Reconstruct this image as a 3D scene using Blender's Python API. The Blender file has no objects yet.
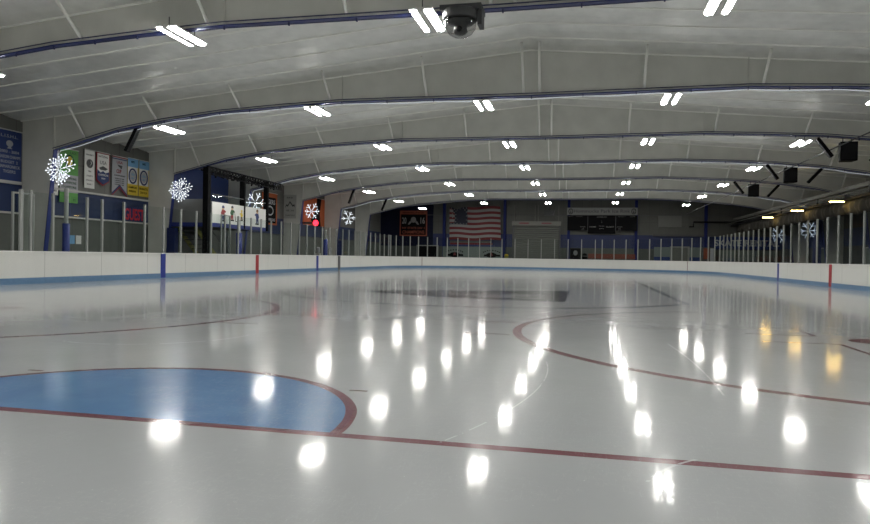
import bpy, bmesh, math, random
from mathutils import Vector, Matrix
random.seed(7)
S = bpy.context.scene
COL = S.collection
PI = math.pi

# ------------------------------------------------------------------ materials
def nmat(name):
    m = bpy.data.materials.new(name); m.use_nodes = True
    nt = m.node_tree; nt.nodes.clear()
    out = nt.nodes.new('ShaderNodeOutputMaterial')
    return m, nt, out

def pbr(name, col, rough=.5, metal=0, spec=.5, noise=0, nscale=8, bump=0, bscale=40, coat=0):
    m, nt, out = nmat(name)
    b = nt.nodes.new('ShaderNodeBsdfPrincipled')
    b.inputs['Roughness'].default_value = rough
    b.inputs['Metallic'].default_value = metal
    b.inputs['Specular IOR Level'].default_value = spec
    b.inputs['Coat Weight'].default_value = coat
    c = (*col, 1)
    b.inputs['Base Color'].default_value = c
    g = nt.nodes.new('ShaderNodeNewGeometry')
    if noise:
        n = nt.nodes.new('ShaderNodeTexNoise'); n.inputs['Scale'].default_value = nscale; n.inputs['Detail'].default_value = 5
        nt.links.new(g.outputs['Position'], n.inputs['Vector'])
        r = nt.nodes.new('ShaderNodeMapRange')
        r.inputs[1].default_value = .3; r.inputs[2].default_value = .7
        r.inputs[3].default_value = 1 - noise; r.inputs[4].default_value = 1 + noise
        nt.links.new(n.outputs[0], r.inputs[0])
        mx = nt.nodes.new('ShaderNodeVectorMath'); mx.operation = 'SCALE'
        mx.inputs[0].default_value = col
        nt.links.new(r.outputs[0], mx.inputs['Scale'])
        nt.links.new(mx.outputs[0], b.inputs['Base Color'])
    if bump:
        n = nt.nodes.new('ShaderNodeTexNoise'); n.inputs['Scale'].default_value = bscale; n.inputs['Detail'].default_value = 4
        nt.links.new(g.outputs['Position'], n.inputs['Vector'])
        bp = nt.nodes.new('ShaderNodeBump'); bp.inputs['Strength'].default_value = bump; bp.inputs['Distance'].default_value = .02
        nt.links.new(n.outputs[0], bp.inputs['Height']); nt.links.new(bp.outputs[0], b.inputs['Normal'])
    nt.links.new(b.outputs[0], out.inputs[0])
    return m

def emis(name, col, s):
    m, nt, out = nmat(name)
    e = nt.nodes.new('ShaderNodeEmission'); e.inputs[0].default_value = (*col, 1); e.inputs[1].default_value = s
    nt.links.new(e.outputs[0], out.inputs[0])
    return m

class X:
    """tiny expression builder over Math nodes"""
    def __init__(s, nt, sock): s.nt, s.s = nt, sock
    def op(s, o, *a):
        n = s.nt.nodes.new('ShaderNodeMath'); n.operation = o
        for i, v in enumerate((s,) + a):
            if isinstance(v, X): s.nt.links.new(v.s, n.inputs[i])
            else: n.inputs[i].default_value = v
        return X(s.nt, n.outputs[0])
    def __add__(s, o): return s.op('ADD', o)
    def __sub__(s, o): return s.op('SUBTRACT', o)
    def __mul__(s, o): return s.op('MULTIPLY', o)
    def abs(s): return s.op('ABSOLUTE')
    def lt(s, o): return s.op('LESS_THAN', o)
    def gt(s, o): return s.op('GREATER_THAN', o)
    def max(s, o): return s.op('MAXIMUM', o)
    def min(s, o): return s.op('MINIMUM', o)
    def near(s, v, w): return (s - v).abs().lt(w)
    def between(s, a, b): return s.gt(a) * s.lt(b)

def pos(nt):
    g = nt.nodes.new('ShaderNodeNewGeometry'); sp = nt.nodes.new('ShaderNodeSeparateXYZ')
    nt.links.new(g.outputs['Position'], sp.inputs[0])
    return X(nt, sp.outputs[0]), X(nt, sp.outputs[1]), X(nt, sp.outputs[2]), g

def mixc(nt, fac, a, b):
    n = nt.nodes.new('ShaderNodeMix'); n.data_type = 'RGBA'
    if isinstance(fac, X): nt.links.new(fac.s, n.inputs[0])
    else: n.inputs[0].default_value = fac
    for i, v in ((6, a), (7, b)):
        if isinstance(v, tuple): n.inputs[i].default_value = (*v, 1)
        else: nt.links.new(v, n.inputs[i])
    return n.outputs[2]

def noise(nt, vec, scale, detail=4, sc=None):
    if sc:
        mp = nt.nodes.new('ShaderNodeMapping'); mp.inputs['Scale'].default_value = sc
        nt.links.new(vec, mp.inputs[0]); vec = mp.outputs[0]
    n = nt.nodes.new('ShaderNodeTexNoise'); n.inputs['Scale'].default_value = scale; n.inputs['Detail'].default_value = detail
    nt.links.new(vec, n.inputs['Vector'])
    return X(nt, n.outputs[0])

def ice_material():
    m, nt, out = nmat('ice')
    x, y, z, g = pos(nt)
    P = g.outputs['Position']
    wob = (noise(nt, P, 6, 3) - .5) * .02
    def dist(cx, cy): return ((x - cx) * (x - cx) + (y - cy) * (y - cy)).op('SQRT')
    base = mixc(nt, noise(nt, P, .6, 5).op('MULTIPLY', 1.0), (.35, .365, .375), (.415, .43, .44))
    # crease
    dc = dist(3.35, 0) + wob * .5
    base = mixc(nt, dc.lt(1.70) * x.gt(3.35), base, mixc(nt, noise(nt, P, 3, 6), (.08, .18, .36), (.12, .25, .45)))
    red = (dc.near(1.69, .036) * x.gt(3.33))
    red = red.max(x.near(3.35 , .042)).max(x.near(58.05, .03))
    red = red.max(x.near(4.55, .02) * y.abs().near(1.42, .07))
    red = red.max(x.near(30.5, .15))
    for cx in (9.45, 51.95):
        for cy in (-6.7, 6.7):
            d = dist(cx, cy)
            red = red.max(d.near(4.57, .06)).max(d.lt(.30))
            # restraining marks beside the spot and outside the circle
            red = red.max((y - cy).abs().near(.55, .03) * (x - cx).abs().between(.45, 1.65))
            red = red.max((x - cx).abs().near(.45, .03) * (y - cy).abs().between(.55, 1.45))
            red = red.max((x - cx).abs().near(.85, .03) * (y - cy).abs().between(4.6, 5.2))
    for cx in (24.4, 36.6):
        for cy in (-6.7, 6.7): red = red.max(dist(cx, cy).lt(.3))
    base = mixc(nt, red * .93, base, (.14, .028, .042))
    dk = x.near(22.86, .15).max(x.near(38.1, .15))
    base = mixc(nt, dk * .8, base, (.06, .09, .20))
    dk = dist(30.5, 0).near(4.57, .05)
    # curved practice outline with two long side lines
    arc = dist(18.9, -.25).near(5.75, .11) * x.lt(16.5)
    arc = arc.max((y + 5.35).near(0, .07) * x.between(17.2, 44)).max((y - 4.95).near(0, .04) * x.between(17.2, 44))
    c2 = ((x - 17.0) * (x - 17.0) * .6 + (y + .25) * (y + .25)).op('SQRT')
    arc = arc.max(c2.near(5.1, .08) * x.between(16.4, 17.3))
    dk = dk.max(arc)
    base = mixc(nt, dk * .9, base, (.055, .055, .075))
    # dark painted panel with a paler swoosh
    far = x - (y * -.48 + 19.9)
    near = x - 15.62 - (y + 2.5).max(0) * (y + 2.5).max(0) * .065
    pan = far.lt(0) * near.gt(0) * y.gt(-2.6 ) * y.lt(4.2)
    pin = (far + .75).lt(0) * (near - .8).gt(0) * y.gt(-2.0) * noise(nt, P, .9, 2, (1, .5, 1)).gt(.5)
    base = mixc(nt, pan * (X(nt, pin.s) * -.6 + 1) * .95, base, (.05, .05, .06))
    # skate scratches and a few long white cuts
    scr = noise(nt, P, 5, 8, (1, 6, 1)).between(.495, .505).max(noise(nt, P, 4, 8, (5, 1, 1)).between(.497, .504))
    scr = scr * noise(nt, P, .7, 3).gt(.5) * .10
    def cut(cx, cy, r, w, a, b, c, d):
        return dist(cx, cy).near(r, w) * x.between(a, b) * y.between(c, d) * noise(nt, P, 9, 3).gt(.42)
    cuts = cut(5.67, 3.48, 6.22, .006, 3.37, 6.4, -3, 0).max(cut(6.42, 19.2, 23.31, .008, 5.2, 8.3, -5, 0))
    cuts = cuts.max(cut(2.65, -4.34, 1.06, .008, 3.0, 3.42, -3.7, -3.3)).max(cut(7.3, 2.2, 1.2, .012, 6.1, 7.4, .6, 2.6))
    crumbs = noise(nt, P, 60, 2).gt(.74) * noise(nt, P, 1.2, 3).gt(.55)
    base = mixc(nt, scr.max(cuts * .45).max(crumbs * .45), base, (.72, .74, .76))
    b = nt.nodes.new('ShaderNodeBsdfPrincipled')
    nt.links.new(base, b.inputs['Base Color'])
    b.inputs['IOR'].default_value = 1.25
    rg = noise(nt, P, 1.5, 6) * .10 + (noise(nt, P, 5, 6) * .04) + .16
    nt.links.new(rg.s, b.inputs['Roughness'])
    b.inputs['Coat Weight'].default_value = .72
    b.inputs['Specular IOR Level'].default_value = .12
    cr = noise(nt, P, 2.2, 5) * .05 + .042
    nt.links.new(cr.s, b.inputs['Coat Roughness'])
    b.inputs['Coat IOR'].default_value = 1.16
    h = noise(nt, P, 9, 8, (1, 1.3, 1)) + noise(nt, P, 40, 3) * .2
    bp = nt.nodes.new('ShaderNodeBump'); bp.inputs['Strength'].default_value = .4; bp.inputs['Distance'].default_value = .0016
    nt.links.new(h.s, bp.inputs['Height'])
    nt.links.new(bp.outputs[0], b.inputs['Normal']); nt.links.new(bp.outputs[0], b.inputs['Coat Normal'])
    nt.links.new(b.outputs[0], out.inputs[0])
    return m

def wall_material(name, lo, band, up, z0, z1, axis, pitch, glow=0):
    m, nt, out = nmat(name)
    x, y, z, g = pos(nt)
    a = x if axis == 'x' else y
    n = noise(nt, g.outputs['Position'], 1.2, 5) * .3 + .85
    c = mixc(nt, z.gt(z0), lo, band); c = mixc(nt, z.gt(z1), c, up)
    seam = a.op('DIVIDE', pitch).op('FRACT').lt(.03 / pitch).max(z.near(4.62, .015) * z.gt(z1))
    c = mixc(nt, seam * .45, c, (.02, .02, .02))
    sc = nt.nodes.new('ShaderNodeVectorMath'); sc.operation = 'SCALE'
    nt.links.new(c, sc.inputs[0]); nt.links.new(n.s, sc.inputs['Scale'])
    b = nt.nodes.new('ShaderNodeBsdfPrincipled'); b.inputs['Roughness'].default_value = .55
    nt.links.new(sc.outputs[0], b.inputs['Base Color'])
    nt.links.new(b.outputs[0], out.inputs[0])
    return m

def board_material():
    m, nt, out = nmat('white_board_panel')
    x, y, z, g = pos(nt)
    P = g.outputs['Position']
    c = mixc(nt, noise(nt, P, 30, 5).gt(.62) * noise(nt, P, .8, 2) * .5, (.72, .72, .69), (.45, .45, .43))
    c = mixc(nt, noise(nt, P, 3, 6, (1, 1, .2)) * .3, c, (.5, .5, .48))
    seam = (x + .05).op('DIVIDE', 2.44).op('FRACT').lt(.007)
    c = mixc(nt, seam * y.abs().gt(12.8) * .55, c, (.12, .12, .12))
    b = nt.nodes.new('ShaderNodeBsdfPrincipled'); b.inputs['Roughness'].default_value = .38
    nt.links.new(c, b.inputs['Base Color'])
    nt.links.new(b.outputs[0], out.inputs[0])
    return m

def glass_material():
    m, nt, out = nmat('clear_pane')
    t = nt.nodes.new('ShaderNodeBsdfTransparent'); t.inputs[0].default_value = (.93, .955, .945, 1)
    gl = nt.nodes.new('ShaderNodeBsdfGlossy'); gl.inputs['Roughness'].default_value = .03
    gl.inputs[0].default_value = (.85, .9, .88, 1)
    f = nt.nodes.new('ShaderNodeFresnel'); f.inputs[0].default_value = 1.35
    g = nt.nodes.new('ShaderNodeNewGeometry')
    fx = X(nt, f.outputs[0]) * (X(nt, g.outputs['Backfacing']) * -1 + 1) * .8
    mx = nt.nodes.new('ShaderNodeMixShader')
    nt.links.new(fx.s, mx.inputs[0]); nt.links.new(t.outputs[0], mx.inputs[1]); nt.links.new(gl.outputs[0], mx.inputs[2])
    nt.links.new(mx.outputs[0], out.inputs[0])
    return m

LAMP = 78.0
M = {
 'ice': ice_material(), 'board': board_material(), 'glass': glass_material(),
 'ceil': pbr('ceiling_liner', (.84, .84, .81), .44, metal=.5, noise=.07, nscale=2.2, bump=.3, bscale=5),
 'frame': pbr('frame_paint', (.62, .62, .575), .5, noise=.06, nscale=1.5),
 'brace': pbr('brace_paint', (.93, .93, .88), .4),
 'flange': pbr('blue_flange_paint', (.014, .026, .15), .4),
 'conduit': pbr('dark_conduit', (.03, .035, .10), .4),
 'kick': pbr('kickplate_blue', (.11, .21, .35), .35, noise=.1),
 'cap': pbr('cap_white', (.78, .78, .76), .4),
 'blue': pbr('line_blue', (.012, .03, .25), .4),
 'red': pbr('line_red', (.38, .02, .03), .4),
 'dkred': pbr('thin_red', (.16, .03, .04), .4),
 'gate': pbr('gate_grey', (.10, .10, .10), .5),
 'alu': pbr('aluminium_post', (.28, .29, .28), .45, metal=.1),
 'rubber': pbr('rubber_floor', (.04, .04, .045), .8, noise=.2, nscale=30),
 'white': pbr('white_vinyl', (.68, .68, .66), .5),
 'offwhite': pbr('offwhite_cloth', (.42, .42, .40), .7),
 'rail': pbr('pale_rail', (.48, .48, .46), .5),
 'darknavy': pbr('dark_navy', (.004, .006, .022), .7, spec=.2),
 'deepblue': pbr('deep_blue_column', (.008, .014, .09), .6, spec=.2),
 'navy': pbr('navy', (.008, .018, .10), .5),
 'bannerblue': pbr('banner_blue', (.008, .028, .13), .6),
 'royal': pbr('royal_pad', (.012, .024, .17), .45),
 'black': pbr('black', (.004, .004, .005), .8, spec=.12),
 'charcoal': pbr('charcoal', (.05, .052, .055), .5),
 'green': pbr('banner_green', (.10, .32, .07), .6),
 'dkgreen': pbr('banner_dark_green', (.02, .08, .03), .6),
 'yellow': pbr('banner_yellow', (.62, .45, .03), .6),
 'ltblue': pbr('banner_light_blue', (.16, .36, .60), .6),
 'greycloth': pbr('banner_grey', (.36, .37, .40), .6),
 'guestred': pbr('guest_letter_red', (.55, .02, .035), .5),
 'orange': pbr('banner_orange', (.42, .09, .02), .6),
 'dimorange': pbr('banner_dim_orange', (.20, .04, .015), .6),
 'signred': pbr('sign_red', (.27, .012, .02), .5),
 'skin': pbr('sticker_skin', (.5, .32, .2), .6),
 'brown': pbr('sticker_brown', (.16, .08, .03), .6),
 'stripered': pbr('flag_red', (.11, .008, .012), .7),
 'stripewhite': pbr('flag_white', (.20, .20, .195), .7),
 'canton': pbr('flag_blue', (.006, .008, .022), .7),
 'shutter': pbr('shutter_grey', (.10, .104, .094), .5),
 'hood': pbr('shutter_hood', (.14, .14, .125), .5),
 'signboard': pbr('sign_board_grey', (.19, .195, .19), .5),
 'dimletter': pbr('dim_letters', (.13, .13, .13), .5),
 'bench': pbr('bench_orange', (.13, .025, .012), .5),
 'palewall': pbr('pale_panel', (.12, .145, .14), .5),
 'olive': pbr('olive_netting', (.012, .010, .005), .85, noise=.5, nscale=5, bump=.5, bscale=20),
 'beam': pbr('beam_grey', (.09, .09, .08), .5),
 'stringer': pbr('stair_stringer', (.22, .22, .04), .5),
 'tread': pbr('stair_tread', (.06, .06, .06), .7),
 'truss': pbr('truss_black', (.008, .008, .010), .7, spec=.2),
 'tube': emis('lamp_tube', (1.0, .985, .93), LAMP),
 'warm': emis('warm_tube', (1.0, .66, .18), 28),
 'led': emis('led_white', (.85, .93, 1.0), .42),
 'bulb': emis('led_bulb', (.86, .93, 1.0), 1.1),
 'dimled': emis('led_dim', (.7, .82, 1.0), .6),
 'redbulb': emis('red_bulb', (1.0, .02, .04), 3),
 'wallL': wall_material('left_wall_paint', (.095, .105, .095), (.007, .022, .085), (.13, .13, .12), 2.4, 3.5, 'x', .95),
 'wallF': wall_material('far_wall_paint', (.05, .056, .052), (.006, .015, .075), (.062, .064, .058), 2.1, 3.4, 'y', .9),
 'wallR': wall_material('right_wall_paint', (.05, .055, .06), (.012, .03, .12), (.03, .03, .033), 2.2, 3.4, 'x', 2.4),
 'dome': None,
}
def dome_material():
    m, nt, out = nmat('smoked_dome')
    t = nt.nodes.new('ShaderNodeBsdfTransparent'); t.inputs[0].default_value = (.72, .72, .72, 1)
    gl = nt.nodes.new('ShaderNodeBsdfGlossy'); gl.inputs['Roughness'].default_value = .05
    f = nt.nodes.new('ShaderNodeFresnel'); f.inputs[0].default_value = 1.45
    g = nt.nodes.new('ShaderNodeNewGeometry')
    fx = X(nt, f.outputs[0]) * (X(nt, g.outputs['Backfacing']) * -1 + 1)
    mx = nt.nodes.new('ShaderNodeMixShader')
    nt.links.new(fx.s, mx.inputs[0]); nt.links.new(t.outputs[0], mx.inputs[1]); nt.links.new(gl.outputs[0], mx.inputs[2])
    nt.links.new(mx.outputs[0], out.inputs[0]); return m
M['dome'] = dome_material()

# ------------------------------------------------------------------ geometry helpers
ORG = {}
def org(o): return ORG.get(o.name, Vector((0, 0, 0)))

def thing(name, label, cat, loc=(0, 0, 0), group=None):
    o = bpy.data.objects.new(name, None); COL.objects.link(o); o.location = loc
    o.empty_display_size = .2
    o['label'] = label; o['category'] = cat
    if group: o['group'] = group
    ORG[o.name] = Vector(loc)
    return o
def tag(o, label, cat, group=None):
    o['label'] = label; o['category'] = cat
    if group: o['group'] = group
    return o

class MB:
    def __init__(s): s.v = []; s.f = []; s.sm = []
    def add(s, vs, fs, smooth=False):
        b = len(s.v); s.v += [Vector(v) for v in vs]
        for f in fs: s.f.append([i + b for i in f]); s.sm.append(smooth)
        return s
    def box(s, x0, x1, y0, y1, z0, z1):
        vs = [(x, y, z) for x in (x0, x1) for y in (y0, y1) for z in (z0, z1)]
        return s.add(vs, [(0,1,3,2),(4,6,7,5),(0,4,5,1),(2,3,7,6),(0,2,6,4),(1,5,7,3)])
    def tube(s, pts, r, n=8, smooth=True):
        pts = [Vector(p) for p in pts]
        rs = r if isinstance(r, (list, tuple)) else [r] * len(pts)
        vs = []; fs = []
        for i, p in enumerate(pts):
            d = (pts[min(i + 1, len(pts) - 1)] - pts[max(i - 1, 0)])
            d = d.normalized() if d.length > 1e-9 else Vector((0, 0, 1))
            a = d.orthogonal().normalized() if abs(d.z) > .99 else d.cross(Vector((0, 0, 1))).normalized()
            b = d.cross(a)
            for k in range(n):
                t = 2 * PI * k / n
                vs.append(p + (a * math.cos(t) + b * math.sin(t)) * rs[i])
        for i in range(len(pts) - 1):
            for k in range(n):
                k2 = (k + 1) % n
                fs.append((i * n + k, i * n + k2, (i + 1) * n + k2, (i + 1) * n + k))
        s.add(vs, fs, smooth)
        e = (len(pts) - 1) * n
        s.f += [[len(s.v) - len(vs) + k for k in range(n)][::-1], [len(s.v) - len(vs) + e + k for k in range(n)]]
        s.sm += [False, False]
        return s
    def lathe(s, prof, c, n=20, axis='z'):
        vs = []; fs = []
        for r, h in prof:
            for k in range(n):
                t = 2 * PI * k / n
                p = (r * math.cos(t), r * math.sin(t), h)
                if axis == 'x': p = (h, r * math.cos(t), r * math.sin(t))
                if axis == 'y': p = (r * math.cos(t), h, r * math.sin(t))
                vs.append(Vector(p) + Vector(c))
        for i in range(len(prof) - 1):
            for k in range(n):
                k2 = (k + 1) % n
                fs.append((i * n + k, i * n + k2, (i + 1) * n + k2, (i + 1) * n + k))
        return s.add(vs, fs, True)
    def prism(s, poly, f, d):
        """poly: list of (a,b); f(a,b,c) -> world; extruded c from 0 to d"""
        n = len(poly)
        vs = [f(a, b, 0) for a, b in poly] + [f(a, b, d) for a, b in poly]
        fs = [list(range(n))[::-1], [i + n for i in range(n)]]
        fs += [(i, (i + 1) % n, (i + 1) % n + n, i + n) for i in range(n)]
        return s.add(vs, fs)
    def build(s, name, mat, parent=None, tri=False):
        me = bpy.data.meshes.new(name)
        o_ = org(parent) if parent else Vector((0, 0, 0))
        me.from_pydata([v - o_ for v in s.v], [], s.f)
        me.polygons.foreach_set('use_smooth', s.sm)
        bm = bmesh.new(); bm.from_mesh(me)
        bmesh.ops.recalc_face_normals(bm, faces=bm.faces); bm.to_mesh(me); bm.free()
        me.materials.append(M[mat] if isinstance(mat, str) else mat)
        ob = bpy.data.objects.new(name, me); COL.objects.link(ob)
        if parent: ob.parent = parent; ORG[ob.name] = o_
        return ob

def struct(ob): ob['kind'] = 'structure'; return ob

def copy_tree(o, parent=None):
    c = o.copy(); COL.objects.link(c)
    if parent: c.parent = parent
    for ch in [k for k in bpy.data.objects if k.parent == o]:
        copy_tree(ch, c)
    return c

class Face:
    """a vertical face: a runs to the viewer's right, b up, c towards the viewer"""
    def __init__(s, o, r, n): s.o, s.r, s.n = Vector(o), Vector(r), Vector(n); s.u = Vector((0, 0, 1))
    def __call__(s, a, b, c=0): return s.o + s.r * a + s.u * b + s.n * c
LEFT = lambda Y: Face((0, Y, 0), (1, 0, 0), (0, -1, 0))       # a = world X
FAR = lambda Xp: Face((Xp, 0, 0), (0, -1, 0), (-1, 0, 0))     # a = -world Y

def rect(mb, F, a0, a1, b0, b1, c=0, d=.02):
    return mb.prism([(a0, b0), (a1, b0), (a1, b1), (a0, b1)], lambda a, b, k: F(a, b, c + k), d)
def poly(mb, F, pts, c=0, d=.012):
    return mb.prism(pts, lambda a, b, k: F(a, b, c + k), d)
def disc(mb, F, a, b, ra, rb, c=0, d=.012, n=20):
    return poly(mb, F, [(a + ra * math.cos(2*PI*k/n), b + rb * math.sin(2*PI*k/n)) for k in range(n)], c, d)
def ring(mb, F, a, b, ra, rb, w, c=0, d=.012, n=24):
    for k in range(n):
        t0, t1 = 2*PI*k/n, 2*PI*(k+1)/n
        poly(mb, F, [(a + ra*math.cos(t0), b + rb*math.sin(t0)), (a + ra*math.cos(t1), b + rb*math.sin(t1)),
                     (a + (ra-w)*math.cos(t1), b + (rb-w)*math.sin(t1)), (a + (ra-w)*math.cos(t0), b + (rb-w)*math.sin(t0))], c, d)
    return mb

def text(mb, F, s, ac, b0, w, h, c=0, d=.006, fatten=0.0):
    """lettering centred on ac, baseline b0, fitted to width w and height h"""
    cu = bpy.data.curves.new('t', 'FONT'); cu.body = s; cu.size = 1; cu.offset = fatten; cu.resolution_u = 3
    ob = bpy.data.objects.new('t', cu); COL.objects.link(ob)
    dg = bpy.context.evaluated_depsgraph_get(); dg.update()
    me = bpy.data.meshes.new_from_object(ob.evaluated_get(dg))
    bm = bmesh.new(); bm.from_mesh(me)
    r = bmesh.ops.extrude_face_region(bm, geom=bm.faces[:])
    for v in [g for g in r['geom'] if isinstance(g, bmesh.types.BMVert)]: v.co.z += 1
    xs = [v.co.x for v in bm.verts]
    if xs:
        x0, x1 = min(xs), max(xs); k = w / max(x1 - x0, 1e-6); kh = h / .70
        bm.verts.ensure_lookup_table(); bm.verts.index_update()
        vs = [F(ac + (v.co.x - (x0 + x1) / 2) * k, b0 + v.co.y * kh, c + v.co.z * d) for v in bm.verts]
        mb.add(vs, [[v.index for v in f.verts] for f in bm.faces])
    bm.free(); bpy.data.objects.remove(ob); bpy.data.curves.remove(cu); bpy.data.meshes.remove(me)
    return mb

# ------------------------------------------------------------------ rink path
X0, X1, HW, RC = -.95, 61.4, 13.0, 8.5
def ringpath(off=0.0, n=18):
    """closed path, starting on the left side near the camera, going away, round, and back on the right"""
    P = []; hw = HW + off; r = RC + off
    def arc(cx, cy, t0, t1):
        for k in range(n + 1):
            t = t0 + (t1 - t0) * k / n
            P.append((cx + r * math.cos(t), cy + r * math.sin(t)))
    arc(X1 - RC, HW - RC, PI/2, 0); arc(X1 - RC, -HW + RC, 0, -PI/2)
    arc(X0 + RC, -HW + RC, -PI/2, -PI); arc(X0 + RC, HW - RC, PI, PI/2)
    return P
def ringwall(name, mat, o0, o1, z0, z1, parent):
    A, B = ringpath(o0), ringpath(o1); n = len(A); mb = MB(); vs = []; fs = []
    for i in range(n):
        vs += [(*A[i], z0), (*A[i], z1), (*B[i], z1), (*B[i], z0)]
    for i in range(n):
        j = (i + 1) % n
        for k in range(4):
            k2 = (k + 1) % 4
            fs.append((i*4+k, j*4+k, j*4+k2, i*4+k2))
    mb.add(vs, fs); return mb.build(name, mat, parent)

# ------------------------------------------------------------------ setting
YL, YR, XF, XN = 17.95, -20.6, 66.85, -7.0
RY, RZ, EZ = -1.3, 7.72, 6.03
def roofz(y): return RZ - (RZ - EZ) * abs(y - RY) / 19.2
struct(MB().box(XN - .3, XF + .3, YR - .3, YL + .3, -.35, -.06).build('floor', 'rubber'))
ice = MB()
rp = ringpath(.0)
ice.add([(a, b, 0) for a, b in rp] + [(a, b, -.055) for a, b in rp],
        [list(range(len(rp))), [i + len(rp) for i in range(len(rp))][::-1]] +
        [(i, (i+1) % len(rp), (i+1) % len(rp) + len(rp), i + len(rp)) for i in range(len(rp))])
iceo = ice.build('ice_sheet', 'ice')
tag(iceo, 'glossy resurfaced rink ice with blue goal crease and red lines', 'ice')
struct(MB().box(XN, XF, YL, YL + .2, -.1, 6.6).build('wall_left', 'wallL'))
struct(MB().box(XN, XF, YR - .2, YR, -.1, 6.6).build('wall_right', 'wallR'))
struct(MB().box(XF, XF + .2, YR, YL, -.1, 7.9).build('wall_far', 'wallF'))
struct(MB().box(XN - .2, XN, YR, YL, -.1, 7.9).build('wall_near', 'frame'))

FX = [13.65 + 7.52 * k for k in range(-2, 7)]     # frame positions down the building
# roof liner: insulated panels lapping between purlins
cb = MB(); vs = []; fs = []
ys = [YL + .2, 14, 10, 6, 2.3, RY, -5, -9, -13, -17, YR - .2]
xs = []
x = FX[0] - 7.52
while x < XF:
    for j in range(6):
        for t in (0, .12, .3, .55, .8, .97):
            xs.append((x + (j + t) * 7.52 / 6, -.06 * math.sin(PI * t) - .17 * t))
    x += 7.52
xs = [q for q in xs if XN - .3 < q[0] < XF + .2] + [(XF + .2, 0)]
for (a, dz) in xs:
    for yy in ys: vs.append((a, yy, roofz(yy) + dz + .06 ))
n = len(ys)
for i in range(len(xs) - 1):
    for k in range(n - 1): fs.append((i*n+k, (i+1)*n+k, (i+1)*n+k+1, i*n+k+1))
cb.add(vs, fs, False)
vs2 = [Vector((v[0], v[1], v[2] + .35)) for v in vs]
cb.add(vs2, fs, False)
struct(cb.build('ceiling', 'ceil'))
pm = MB()  # purlin strips at the panel laps; their white paints in the lamplit edge lines
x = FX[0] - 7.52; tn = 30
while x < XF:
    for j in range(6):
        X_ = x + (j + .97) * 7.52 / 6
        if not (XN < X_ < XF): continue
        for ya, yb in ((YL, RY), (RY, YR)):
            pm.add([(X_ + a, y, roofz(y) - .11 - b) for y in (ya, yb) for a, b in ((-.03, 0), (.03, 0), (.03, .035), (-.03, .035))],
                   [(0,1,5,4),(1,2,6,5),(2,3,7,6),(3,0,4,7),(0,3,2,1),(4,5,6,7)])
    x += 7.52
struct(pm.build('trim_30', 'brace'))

# rails along the left wall
struct(MB().box(14, 36, YL - .10, YL, 3.47, 3.55).box(14, 36, YL - .10, YL, 2.36, 2.43).build('trim_1', 'rail'))
struct(MB().box(36, 66, YL - .08, YL, 2.36, 2.42).build('trim_2', 'charcoal'))

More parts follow.
